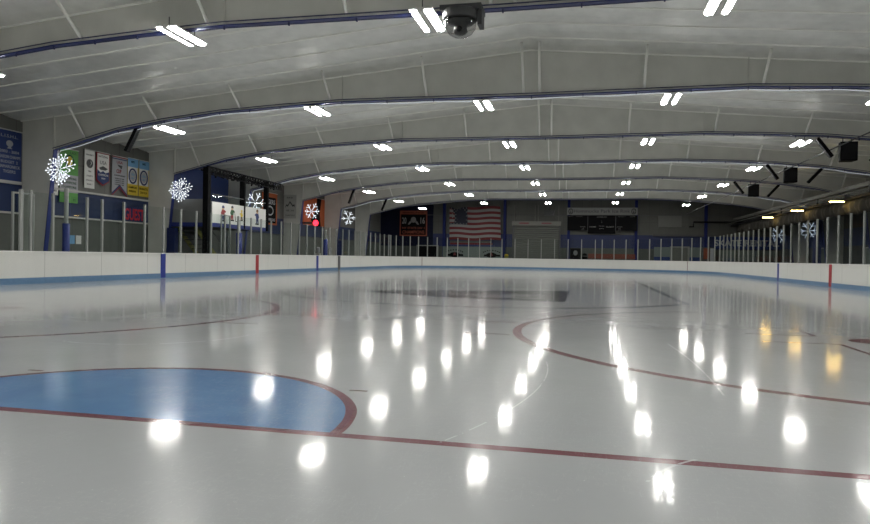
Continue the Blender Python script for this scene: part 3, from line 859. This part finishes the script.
# GUEST sign
t = thing('guest_sign', 'red letters GUEST on the blue wall band at left', 'sign', (27.6, YL - .06, 2.7))
m = MB(); rect(m, FL, 26.8, 28.4, 2.46, 3.14, 0, .02); m.build('backing', 'navy', t)
m = MB(); text(m, FL, 'GUEST', 27.6, 2.52, 1.4, .52, .025, fatten=.02); m.build('lettering', 'guestred', t)
# notices
for a, lab, mt in ((23.6, 'dark blue notice beside the white one on left wall', 'ltblue'), (23.98, 'small white notice on the lower left wall', 'white')):
    m = MB(); rect(m, LEFT(YL), a, a + .30, 1.3, 1.66, 0, .015); tag(m.build('paper_notice', mt), lab, 'notice')
d = struct(MB().box(28.95, 30.6, YL - .08, YL, -.05, 2.3).build('door_1', 'navy'))
MB().box(30.35, 30.42, YL - .14, YL - .08, .95, 1.1).build('door_handle', 'alu', d)

# pads on the lower columns
for k, lab in ((4, 'dark blue pad round the column foot beside the stairs'), (7, 'dark blue pad on the farthest left column foot')):
    X_ = FX[k]
    tag(MB().box(X_ - .14, X_ + .14, 16.35, 16.78, -.05, 2.2).build('column_pad', 'navy'), lab, 'pad')

# ------------------------------------------------------------------ mezzanine booth
bo = thing('viewing_booth', 'raised viewing booth with white sticker panel and black posts', 'booth', (31.5, 15, 0))
BX0, BX1, BY = 28.85, 34.3, 14.5
MB().box(BX0, BX1, BY + .06, 17.8, 2.30, 2.42).build('deck', 'charcoal', bo)
MB().box(BX0 - .05, BX1, BY, BY + .06, 2.48, 3.50).build('front_panel', 'white', bo)
MB().box(BX0 - .05, BX1, BY - .01, BY + .08, 2.28, 2.48).build('front_fascia', 'royal', bo)
MB().box(BX0 - .05, BX0, BY + .1, 17.3, 2.48, 3.62).build('side_panel', 'signboard', bo)
MB().box(BX0 - .07, BX0, BY + .1, 17.3, 2.28, 2.48).build('side_fascia', 'royal', bo)
MB().box(BX0, BX1, BY + .02, BY + .035, 3.5, 3.85).build('glass_rail', 'glass', bo)
MB().box(BX0, BX1, BY + .01, BY + .05, 3.84, 3.88).build('handrail', 'charcoal', bo)
for X_, w in ((28.5, .13), (31.9, .07), (34.55, .07)):
    MB().box(X_ - w, X_ + w, BY - .02, BY + .25, -.05 if X_ < 30 else 2.3, 5.1).build('post', 'black', bo)
MB().box(29.0, 36, YL - .12, YL - .02, 3.6, 5.6).build('back_wall', 'bannerblue', bo)
# black ladder truss above with dark netting
tr = thing('ladder_truss', 'black ladder truss with bunched cable above the booth', 'truss', (31.5, 14.6, 5))
mb = MB()
for (y, z) in ((14.5, 4.78), (14.5, 5.12), (14.8, 4.95)): mb.tube([(28.3, y, z), (36.2, y, z)], .035, 6)
mb.build('chord', 'truss', tr)
mb = MB()
for k in range(26):
    X_ = 28.4 + k * .3
    mb.tube([(X_, 14.5, 4.78), (X_ + .15, 14.5, 5.12), (X_ + .3, 14.5, 4.78)], .025, 5)
    mb.tube([(X_, 14.8, 4.95), (X_ + .15, 14.5, 5.12)], .02, 5)
mb.build('lacing', 'truss', tr)
mb = MB(); q = []
for k in range(90):
    X_ = 28.9 + k * .075
    q.append((X_, 14.62 + .06 * math.sin(k * 1.3), 4.86 + .10 * math.sin(k * .9) + .05 * math.sin(k * 2.3)))
mb.tube(q, .05, 6); mb.build('bunched_cable', 'black', tr)
# sticker figures: simple skaters
FB = LEFT(BY - .002)
def skater(a, b, s, jersey, pants, head, flip, stick, lab):
    t = thing('wall_sticker', lab, 'sticker', tuple(FB(a, b)))
    k = -1 if flip else 1
    def P(pts): return [(a + k * x * s, b + y * s) for x, y in pts]
    m = MB(); poly(m, FB, P([(-.16, .42), (.14, .40), (.20, .62), (.30, .60), (.33, .68), (.12, .78), (-.12, .78), (-.25, .55)]), 0, .006); m.build('jersey', jersey, t)
    m = MB(); poly(m, FB, P([(-.15, .42), (.13, .42), (.16, .12), (.05, .10), (0, .3), (-.07, .08), (-.2, .12)]), 0, .006); m.build('trousers', pants, t)
    m = MB(); disc(m, FB, a, b + .86 * s, .12 * s, .12 * s, .001, .006, 12); m.build('face', 'skin', t)
    m = MB(); poly(m, FB, P([(-.14, .88), (.16, .88), (.12, 1.0), (0, 1.04), (-.12, 1.0)]), .004, .006); m.build('helmet', head, t)
    m = MB(); poly(m, FB, P([(-.22, .12), (.02, .12), (.02, .04), (-.22, .04)]), 0, .006); poly(m, FB, P([(.04, .12), (.24, .12), (.24, .04), (.04, .04)]), 0, .006); m.build('skates', 'black', t)
    if stick:
        m = MB(); poly(m, FB, P([(.28, .64), (.32, .64), (.46, .08), (.62, .06), (.62, .02), (.42, .03)]), .004, .006); m.build('hockey_stick', 'black', t)
skater(29.78, 2.55, .80, 'signred', 'bannerblue', 'bannerblue', False, False, 'sticker of a standing child skater in blue helmet, leftmost on panel')
skater(30.65, 2.62, .78, 'dkgreen', 'signred', 'charcoal', False, True, 'sticker of a leaning skater with a long stick')
skater(31.6, 2.68, .58, 'yellow', 'brown', 'yellow', True, False, 'small yellow figure sticker in the middle of the panel')
skater(33.3, 2.56, .84, 'bannerblue', 'navy', 'brown', True, False, 'sticker of a brown haired child at the right end of the panel')
# stairs
st = thing('metal_stairs', 'steep metal stairs with yellow stringer below the booth', 'stairs', (29.5, 15.8, 0))
def stringer(Y):
    m = MB(); m.add([(29.0 + a, Y + b, 2.28 + c) for b in (0, .06) for a, c in ((0, 0), (.32, 0), (3.45, -2.32), (3.05, -2.32))],
                    [(0,1,2,3),(4,5,6,7),(0,1,5,4),(1,2,6,5),(2,3,7,6),(3,0,4,7)]); m.build('stringer', 'stringer', st)
stringer(15.6); stringer(16.6)
for k in range(10):
    f_ = (k + .5) / 10
    MB().box(29.05 + 3.1*f_, 29.35 + 3.1*f_, 15.66, 16.6, 2.2 - 2.2*f_, 2.24 - 2.2*f_).build('tread', 'tread', st)
MB().tube([(29.2, 15.6, 3.1), (32.4, 15.6, .95)], .025, 6).tube([(32.3, 15.6, 1.0), (32.3, 15.6, 0)], .025, 6).build('handrail', 'charcoal', st)

# farther left wall things
t = banner('wall_banner', 40.4, 42.6, 3.0, 5.15, 'orange', 'black banner with orange border behind the end of the booth')
m = MB(); rect(m, FL, 40.55, 42.4, 3.12, 4.85, .016, .01); m.build('field', 'black', t)
m = MB(); text(m, FL, 'TIGERS', 41.5, 4.4, 1.5, .3, .03, fatten=.01); ring(m, FL, 41.5, 3.95, .5, .33, .09, .03); text(m, FL, 'CHAMPIONS', 41.5, 3.25, 1.5, .2, .03); m.build('lettering', 'greycloth', t)
FP = FAR(FX[6] - .12)
t = banner('wall_banner', -17.85, -16.9, 3.55, 5.2, 'offwhite', 'plain white banner with a dark zigzag line, hung on a pale frame column', F=FP)
zz = [(43.2, 4.3), (43.45, 4.55), (43.7, 4.5), (44.05, 4.78), (44.5, 4.5), (44.8, 4.55), (44.95, 4.28), (44.8, 4.42), (44.5, 4.38), (44.05, 4.66), (43.7, 4.38), (43.45, 4.43)]
m = MB(); poly(m, FP, [(-17.37 + (a - 44.07) * .45, b) for a, b in zz], .016); m.build('zigzag', 'charcoal', t)
m = MB()
text(m, FP, 'RINK', -17.37, 4.95, .5, .12, .016); text(m, FP, '1980  2000', -17.37, 4.05, .6, .12, .016); text(m, FP, 'CHAMPIONS', -17.37, 3.72, .7, .1, .016); m.build('lettering', 'charcoal', t)
t = banner('wall_banner', 47.0, 52.0, 3.3, 5.5, 'orange', 'wide orange banner with black middle behind a snowflake light')
m = MB(); poly(m, FL, [(49.3, 3.3), (50.4, 3.3), (50.2, 4.3), (50.5, 5.5), (49.6, 5.5), (49.5, 4.6), (48.4, 3.7)], .016); m.build('dark_figure', 'black', t)
t = thing('red_sign', 'small red square sign above the blue side door', 'sign', (45.2, YL, 2.4))
m = MB(); rect(m, FL, 44.45, 46.0, 2.44, 3.05, 0, .03); m.build('board', 'signred', t)
m = MB(); text(m, FL, 'EXIT', 45.2, 2.62, .9, .25, .032); m.build('lettering', 'dimorange', t)
d = struct(MB().box(44.5, 46.1, YL - .08, YL, -.05, 2.3).build('door_2', 'bannerblue'))
MB().box(45.85, 45.95, YL - .14, YL - .08, .95, 1.1).build('door_handle', 'alu', d)
d = struct(MB().box(52.0, 55.2, YL - .08, YL, -.05, 2.3).build('door_3', 'navy'))
MB().box(53.55, 53.62, YL - .14, YL - .08, .95, 1.1).build('door_handle', 'alu', d)
for X_, lab in ((47.7, 'white bottle-shaped cooler on a stand behind the boards, left one'), (50.0, 'white bottle-shaped cooler on a stand behind the boards, right one')):
    c = thing('water_cooler', lab, 'water cooler', (X_, 16.9, 0))
    MB().box(X_ - .16, X_ + .16, 16.75, 17.07, -.05, 1.15).build('cabinet', 'offwhite', c)
    MB().lathe([(.06, 1.15), (.14, 1.22), (.15, 1.5), (.13, 1.58), (.01, 1.6)], (X_, 16.9, 0), 12).build('bottle', 'greycloth', c)

# ------------------------------------------------------------------ far wall
FF = FAR(XF - .02)
fy = lambda y: -y
for i, (y, w) in enumerate(((11.1, .28), (4.9, .26), (-1.4, .26), (-7.75, .26), (-14.05, .26))):
    c = tag(MB().box(XF - .30, XF, y - w/2, y + w/2, -.05, 7.2 - abs(y) * .06).build('wall_column', 'deepblue'), 
        ['blue wall column left of the flag', 'blue wall column between the flag and the shutter', 'blue wall column at the left end of the scoreboard',
         'blue wall column at the right end of the scoreboard', 'blue wall column left of the rental sign'][i], 'column', 'blue columns on the far wall')
m = MB().box(XF - .05, XF, 12.3, YL, 2.1, 6.4); struct(m.build('trim_3', 'darknavy'))
struct(MB().box(XF - .12, XF - .02, -20.4, 15.5, 5.28, 5.34).build('trim_4', 'charcoal'))
# flag
FLG = Face((XF - .38, 0, 0), (0, -1, 0), (-1, 0, 0))
fl = thing('american_flag', 'large American flag hanging on the far wall', 'flag', (XF - .38, 7.9, 4))
fa0, fa1, ft, fb_ = -10.5, -5.35, 6.12, 2.75
hh = (ft - fb_) / 13
def wave(a, b): 
    u = (a - fa0) / (fa1 - fa0)
    sag = -.32 * math.exp(-((u - .15) / .09) ** 2) * ((b - fb_) / (ft - fb_)) ** 3
    skew = .10 * math.sin(u * 7 + b)
    return FLG(a + (.12 * (1 - (b - fb_) / (ft - fb_)) if u > .9 else 0), b + sag + .06 * math.sin(u * 9 + .4) , .05 + .05 * math.sin(u * 14 + b * 1.5))
def sheet(mb, a0, a1, b0, b1, c=0, n=24):
    vs = []; fs = []
    for s_ in (0, 1):
        for i in range(n + 1):
            a = a0 + (a1 - a0) * i / n
            for b in (b0, b1): vs.append(wave(a, b) + Vector((-(c + s_ * .008), 0, 0)))
    k = 2 * (n + 1)
    for i in range(n):
        q = 2 * i; fs += [(q, q+2, q+3, q+1), (k+q, k+q+1, k+q+3, k+q+2), (q, k+q, k+q+2, q+2), (q+1, q+3, k+q+3, k+q+1)]
    fs += [(0, 1, k+1, k), (k-2, k-1, 2*k-1, 2*k-2)]
    mb.add(vs, fs, False)
mr, mw = MB(), MB()
for i in range(13):
    sheet(mr if i % 2 == 0 else mw, fa0, fa1, ft - (i + 1) * hh, ft - i * hh)
mr.build('red_stripes', 'stripered', fl); mw.build('white_stripes', 'stripewhite', fl)
m = MB(); ca1 = fa0 + .36 * (fa1 - fa0); sheet(m, fa0, ca1, ft - 7 * hh, ft, .01, 10); m.build('canton', 'canton', fl)
m = MB()
for r_ in range(9):
    for c_ in range(6 if r_ % 2 == 0 else 5):
        a = fa0 + .16 + (c_ + (0 if r_ % 2 == 0 else .5)) * .315; b = ft - .12 - r_ * .20
        p = wave(a, b)
        star = []
        for k in range(10):
            rr_ = .08 if k % 2 == 0 else .034; t_ = PI/2 + k * PI / 5
            star.append((rr_ * math.cos(t_), rr_ * math.sin(t_)))
        m.prism(star, lambda aa, bb, cc, p=p: p + Vector((-.022 - cc, -aa, bb)), .006)
m.build('stars', 'stripewhite', fl)
# dim striped bunting below the flag
bt = thing('striped_bunting', 'dark striped bunting hanging just below the flag', 'bunting', (XF - .3, 8, 2.4))
for i in range(3):
    m = MB(); rect(m, FLG, -10.4, -6.3 + .2*i, 2.70 - .2*(i+1), 2.68 - .2*i, -.37, .39); m.build('stripe', ['charcoal', 'stripered', 'navy'][i], bt)
# white sheet banners with dark logos
t = thing('white_board_banner', 'long pale banner with two dark logos below the flag', 'banner', (XF - .5, 8, 1.1))
FW = FAR(XF - .45)
m = MB(); rect(m, FW, -11.15, -5.05, -.05, 2.08, 0, .05); m.build('sheet', 'palewall', t)
for cx in (-10.0, -6.25):
    m = MB(); disc(m, FW, cx + .1, 1.25, .55, .26, .052); poly(m, FW, [(cx - .7, 1.12), (cx - .6, 1.32), (cx + .95, 1.32), (cx + 1.0, 1.12)], .052)
    for k in range(8):
        t_ = PI * (.18 + .64 * k / 7); m2 = (cx + .1 - .95 * math.cos(t_), 1.32 + .42 * math.sin(t_)); disc(m, FW, m2[0], m2[1], .075, .06, .052, .012, 8)
    m.build('logo', 'black', t)
    m = MB(); poly(m, FW, [(cx - .05, 1.2), (cx + .25, 1.2), (cx + .1, 1.6)], .066); m.build('logo_mark', 'stripered', t)
# roller shutter
t = thing('roller_shutter', 'tall grey roller shutter door in the middle of the far wall', 'shutter', (XF - .2, 1.7, 0))
FS = FAR(XF - .1)
m = MB()
for k in range(21):
    z0 = .0 + k * .205; m.add([FS(a, z, c) for (z, c) in ((z0, .0), (z0 + .03, .07), (z0 + .17, .07), (z0 + .205, 0)) for a in (-3.95, .45)], [(0,1,3,2),(2,3,5,4),(4,5,7,6),(0,6,7,1)])
m.build('curtain', 'shutter', t)
m = MB(); rect(m, FS, -4.15, .65, 4.25, 4.68, 0, .35); m.build('hood', 'hood', t)
for c_ in (-2.95, -.75):
    m = MB(); poly(m, FS, [(c_ - .55, 4.48), (c_ - .4, 4.42), (c_ + .4, 4.42), (c_ + .55, 4.48), (c_ + .4, 4.55), (c_ - .4, 4.55)], .352)
    m.build('hood_marking', 'dkred', t)
for a in (-4.12, .46): m = MB(); rect(m, FS, a, a + .16, -.05, 4.3, 0, .2); m.build('guide_rail', 'charcoal', t)
for a in (-3.9, -1.9, -1.6, .4): 
    struct(MB().box(XF - .12, XF - .02, -a - .05, -a + .05, 4.7, 6.3).build('trim_5' if a == -3.9 else 'trim_%d' % (6 + int((a + 3.9) * 2)), 'beam'))
# heater box above the shutter
t = thing('unit_heater', 'small dark wall box with pipes above the shutter', 'heater', (XF - .3, .8, 5.4))
MB().box(XF - .40, XF - .004, .0, 1.0, 5.25, 5.75).build('body', 'charcoal', t); MB().tube([(XF - .2, .5, 5.75), (XF - .2, .5, 6.3)], .04, 6).build('pipe', 'charcoal', t)
# scoreboard
t = thing('rink_sign', 'long pale sign reading Hommocks Park Ice Rink above the scoreboard', 'sign', (XF - .3, -4.5, 5.3))
FB2 = FAR(XF - .32)
m = MB(); rect(m, FB2, 1.22, 7.85, 5.32, 6.02, 0, .1); m.build('board', 'signboard', t)
m = MB(); text(m, FB2, 'Hommocks Park Ice Rink', 4.53, 5.54, 5.3, .31, .102, .01, fatten=.012); m.build('lettering', 'charcoal', t)
m = MB()
for c_ in (1.58, 7.5):
    ring(m, FB2, c_, 5.66, .22, .28, .06, .102); poly(m, FB2, [(c_ - .05, 5.5), (c_ + .06, 5.5), (c_, 5.9)], .102)
m.build('emblem', 'black', t)
MB().box(XF - .32, XF - .004, -7.0, -6.9, 5.4, 5.9).box(XF - .32, XF - .004, -2.6, -2.5, 5.4, 5.9).build('bracket', 'charcoal', t)
t = thing('scoreboard', 'wide black scoreboard in three sections below the rink name', 'scoreboard', (XF - .3, -4.5, 3.5))
for nm, a0, a1, b0 in (('side_panel', 1.28, 3.2, 3.80), ('centre_panel', 3.24, 5.82, 3.52), ('side_panel', 5.86, 7.82, 3.80)):
    m = MB(); rect(m, FB2, a0, a1, b0, 5.26, 0, .14); m.build(nm, 'black', t)
MB().box(XF - .32, XF - .004, -7.0, -6.9, 3.9, 5.2).box(XF - .32, XF - .004, -2.6, -2.5, 3.9, 5.2).build('bracket', 'charcoal', t)
for a in (3.2, 5.82): m = MB(); rect(m, FB2, a, a + .04, 3.7, 5.26, 0, .15); m.build('divider', 'charcoal', t)
m = MB()
for s_, a, b, w, h in (('PENALTY', 1.6, 5.12, .45, .07), ('PLAYER', 2.4, 5.12, .6, .07), ('SCOREBOARD', 4.53, 5.06, .95, .11), (':', 4.53, 4.55, .05, .3), ('HOME', 3.7, 4.10, .62, .13),
                       ('PERIOD', 4.53, 4.2, .5, .07), ('SHOTS', 4.53, 3.95, .45, .08), ('GUEST', 5.32, 4.10, .75, .13), ('SHOTS', 2.75, 4.12, .5, .08), ('ON', 2.78, 3.97, .18, .08),
                       ('GOAL', 2.75, 3.84, .3, .06), ('SHOTS', 6.2, 4.12, .5, .08), ('ON', 6.2, 3.97, .18, .08), ('GOAL', 6.2, 3.84, .3, .06), ('PENALTY', 6.4, 5.12, .7, .07), ('PLAYER', 7.4, 5.12, .5, .07)):
    text(m, FB2, s_, a, b, w, h, .142, .008, fatten=.01)
m.build('lettering', 'dimletter', t)
# champions banner
t = thing('champions_banner', 'black champions banner with orange border, left of the flag', 'banner', (XF - 1, 14.3, 3.1))
FC = FAR(XF - .4)
a0, a1, b0, b1 = -15.75, -12.85, 3.12, 5.72
MB().box(XF - .4, XF - .004, 15.0, 15.06, 5.6, 5.66).box(XF - .4, XF - .004, 13.4, 13.46, 5.6, 5.66).build('bracket', 'charcoal', t)
m = MB(); rect(m, FC, a0, a1, b0, b1, 0, .02); m.build('border', 'dimorange', t)
m = MB(); rect(m, FC, a0 + .12, a1 - .12, b0 + .12, b1 - .38, .021, .008); m.build('field', 'black', t)
c = (a0 + a1) / 2
m = MB(); text(m, FC, 'MAMARONECK', c, b1 - .30, 2.3, .2, .021); m.build('title', 'black', t)
m = MB(); text(m, FC, 'NY STATE DIV 1', c, 3.83, 2.35, .22, .03, fatten=.012); text(m, FC, 'CHAMPIONS', c, 3.36, 2.35, .32, .03, fatten=.015); m.build('lettering', 'dimorange', t)
m = MB(); text(m, FC, '20', c - .98, 4.40, .46, .62, .03, fatten=.015); text(m, FC, '16', c + .98, 4.40, .46, .62, .03, fatten=.015); m.build('year', 'signboard', t)
m = MB(); disc(m, FC, c, 4.78, .28, .30, .03); poly(m, FC, [(c - .6, 4.3), (c - .45, 4.55), (c - .3, 4.7), (c - .2, 4.5), (c - .45, 4.28)], .03); poly(m, FC, [(c + .6, 4.3), (c + .45, 4.55), (c + .3, 4.7), (c + .2, 4.5), (c + .45, 4.28)], .03)
m.build('emblem', 'dimletter', t)
# lower far wall items
t = thing('long_bench', 'long orange-red bench below the scoreboard', 'bench', (XF - .6, -5.5, 0))
MB().box(XF - .75, XF - .35, -7.7, -3.3, 1.10, 1.18).build('seat', 'bench', t)
MB().box(XF - .38, XF - .33, -7.7, -3.3, 1.18, 1.55).build('backrest', 'bench', t)
for y in (-7.4, -5.5, -3.6): MB().box(XF - .7, XF - .4, y - .04, y + .04, -.06, 1.1).build('leg', 'charcoal', t)
t = thing('arcade_cabinet', 'dark cabinet with round pale dial left of the orange bench', 'cabinet', (XF - .5, -2, 0))
MB().box(XF - .8, XF - .2, -2.6, -1.6, -.06, 2.05).build('body', 'black', t)
m = MB(); disc(m, FAR(XF - .8), 2.1, 1.6, .2, .25, .001, .02); m.build('dial', 'dimletter', t)
t = thing('trash_bin', 'small dark rounded bin beside the orange bench', 'bin', (XF - .5, -3, 0))
MB().lathe([(.2, -.05), (.26, 1.25), (.27, 1.3), (.2, 1.5), (.01, 1.58)], (XF - .6, -2.98, 0), 16).build('body', 'black', t); MB().lathe([(.27, 1.28), (.285, 1.3), (.27, 1.33)], (XF - .6, -2.98, 0), 16).build('rim', 'dimletter', t)
# pale office front with doorway, right of scoreboard
FO = FAR(XF - .06)
t = thing('office_front', 'pale green office front with doorway right of the scoreboard', 'partition', (XF - .1, -11.8, 0))
for a0, a1 in ((9.45, 10.9), (12.65, 13.6)):
    m = MB(); rect(m, FO, a0, a1, 1.35, 2.28, 0, .08); m.build('panel', 'palewall', t)
    m = MB(); rect(m, FO, a0, a1, -.05, 1.35, 0, .07); m.build('base_panel', 'bannerblue', t)
m = MB(); rect(m, FO, 10.9, 12.65, 2.25, 2.36, 0, .14); rect(m, FO, 10.9, 11.02, -.05, 2.3, 0, .14); rect(m, FO, 12.5, 12.65, -.05, 2.3, 0, .14); m.build('door_frame', 'signboard', t)
m = MB(); rect(m, FO, 11.02, 12.5, -.05, 2.25, .0, .05); m.build('door', 'shutter', t)
t = thing('vending_machine', 'vending machine with red front beside the office front', 'vending machine', (XF - .5, -14.1, 0))
MB().box(XF - .75, XF - .34, -14.8, -13.7, -.06, 2.3).build('body', 'charcoal', t)
m = MB(); rect(m, FAR(XF - .75), 13.8, 14.3, 1.2, 2.2, .001, .02); m.build('lit_panel', 'dimorange', t)
m = MB(); rect(m, FAR(XF - .75), 14.38, 14.7, .6, 2.2, .001, .02); m.build('side_stripe', 'greycloth', t)
# flat panel and elbow pipe high on the wall
tag(MB().box(XF - .10, XF - .02, -11.9, -9.8, 4.2, 5.32).build('wall_panel', 'shutter'), 'blank rectangular panel high on the far wall at right', 'panel')
m = MB().tube([(XF - .42, -12.55, 4.22), (XF - .42, -12.92, 4.22), (XF - .42, -12.92, 4.68), (XF - .42, -20.55, 4.68)], .06, 8)
tag(m.build('elbow_pipe', 'black'), 'black elbow pipe running right across the far wall', 'pipe')
m = MB().box(XF - .25, XF - .02, -20.5, -9.3, 3.32, 3.50); tag(m.build('wall_ledge', 'charcoal'), 'grey ledge above the blue band at right of far wall', 'ledge')
t = thing('rental_sign', 'pale letters SKATE RENTAL on the blue band at right', 'sign', (XF - .1, -17.5, 2.5))
m = MB(); rect(m, FO, 14.9, 20.5, 2.25, 3.3, 0, .03); m.build('backing', 'bannerblue', t)
m = MB(); text(m, FO, 'SKATE RENTAL', 17.65, 2.46, 5.6, .56, .032, .02, fatten=.03); m.build('lettering', 'greycloth', t)
for i, (y0, y1) in enumerate(((-16.6, -15.3), (-18.6, -17.0), (-20.3, -19.0))):
    w = struct(MB().box(XF - .07, XF, y0, y1, 1.1, 2.05).build('window_%d' % (4 + i), 'palewall'))
    MB().box(XF - .10, XF - .0, y0 - .06, y0, 1.0, 2.1).box(XF - .10, XF, y1, y1 + .06, 1.0, 2.1).box(XF - .10, XF, y0, y1, 2.05, 2.12).build('window_frame', 'charcoal', w)
# left lower far corner
t = thing('ice_resurfacer_door', 'dark lower far corner door with grey frame, left of pale banner', 'door', (XF - .1, 12.6, 0))
m = MB(); rect(m, FO, -13.9, -11.8, -.05, 2.1, 0, .06); m.build('leaf', 'black', t); m = MB(); rect(m, FO, -14.0, -13.9, -.05, 2.2, 0, .1); rect(m, FO, -11.8, -11.7, -.05, 2.2, 0, .1); rect(m, FO, -14.0, -11.7, 2.1, 2.2, 0, .1); m.build('door_frame', 'signboard', t)
t = thing('yellow_bin', 'small yellow container right of the pale banner', 'bin', (XF - .6, 4.6, 0))
MB().lathe([(.16, -.05), (.2, 1.2), (.22, 1.24)], (XF - .7, 4.62, 0), 12).build('body', 'stringer', t); MB().lathe([(.22, 1.24), (.15, 1.36), (.01, 1.4)], (XF - .7, 4.62, 0), 12).build('lid', 'yellow', t)

# ------------------------------------------------------------------ camera and world
cx, cy, h, yaw, pitch, roll, f = -.1563, -3.0482, 1.0036, .2216, -.0078, -.0162, 667.0
fw = Vector((math.cos(yaw)*math.cos(pitch), math.sin(yaw)*math.cos(pitch), math.sin(pitch)))
rt = Vector((math.sin(yaw), -math.cos(yaw), 0)); up = rt.cross(fw)
Rc = rt * math.cos(roll) - up * math.sin(roll); Uc = rt * math.sin(roll) + up * math.cos(roll)
cd = bpy.data.cameras.new('camera'); cam = bpy.data.objects.new('camera', cd); COL.objects.link(cam)
cd.sensor_width = 36; cd.lens = f / 870 * 36; cd.clip_start = .05; cd.clip_end = 300
mw_ = Matrix((Rc, Uc, -fw)).transposed().to_4x4(); mw_.translation = Vector((cx, cy, h)); cam.matrix_world = mw_
S.camera = cam
w = bpy.data.worlds.new('world'); S.world = w; w.use_nodes = True
w.node_tree.nodes['Background'].inputs[0].default_value = (.02, .025, .03, 1); w.node_tree.nodes['Background'].inputs[1].default_value = .2
S.view_settings.view_transform = 'Standard'; S.view_settings.look = 'None'; S.view_settings.gamma = 1; S.view_settings.use_curve_mapping = False
S.view_settings.exposure = 0.68
try:
    S.cycles.use_denoising = True; S.cycles.max_bounces = 8; S.cycles.diffuse_bounces = 4; S.cycles.glossy_bounces = 4; S.cycles.transparent_max_bounces = 24
    S.cycles.sample_clamp_indirect = 6; S.cycles.use_light_tree = True
except Exception: pass
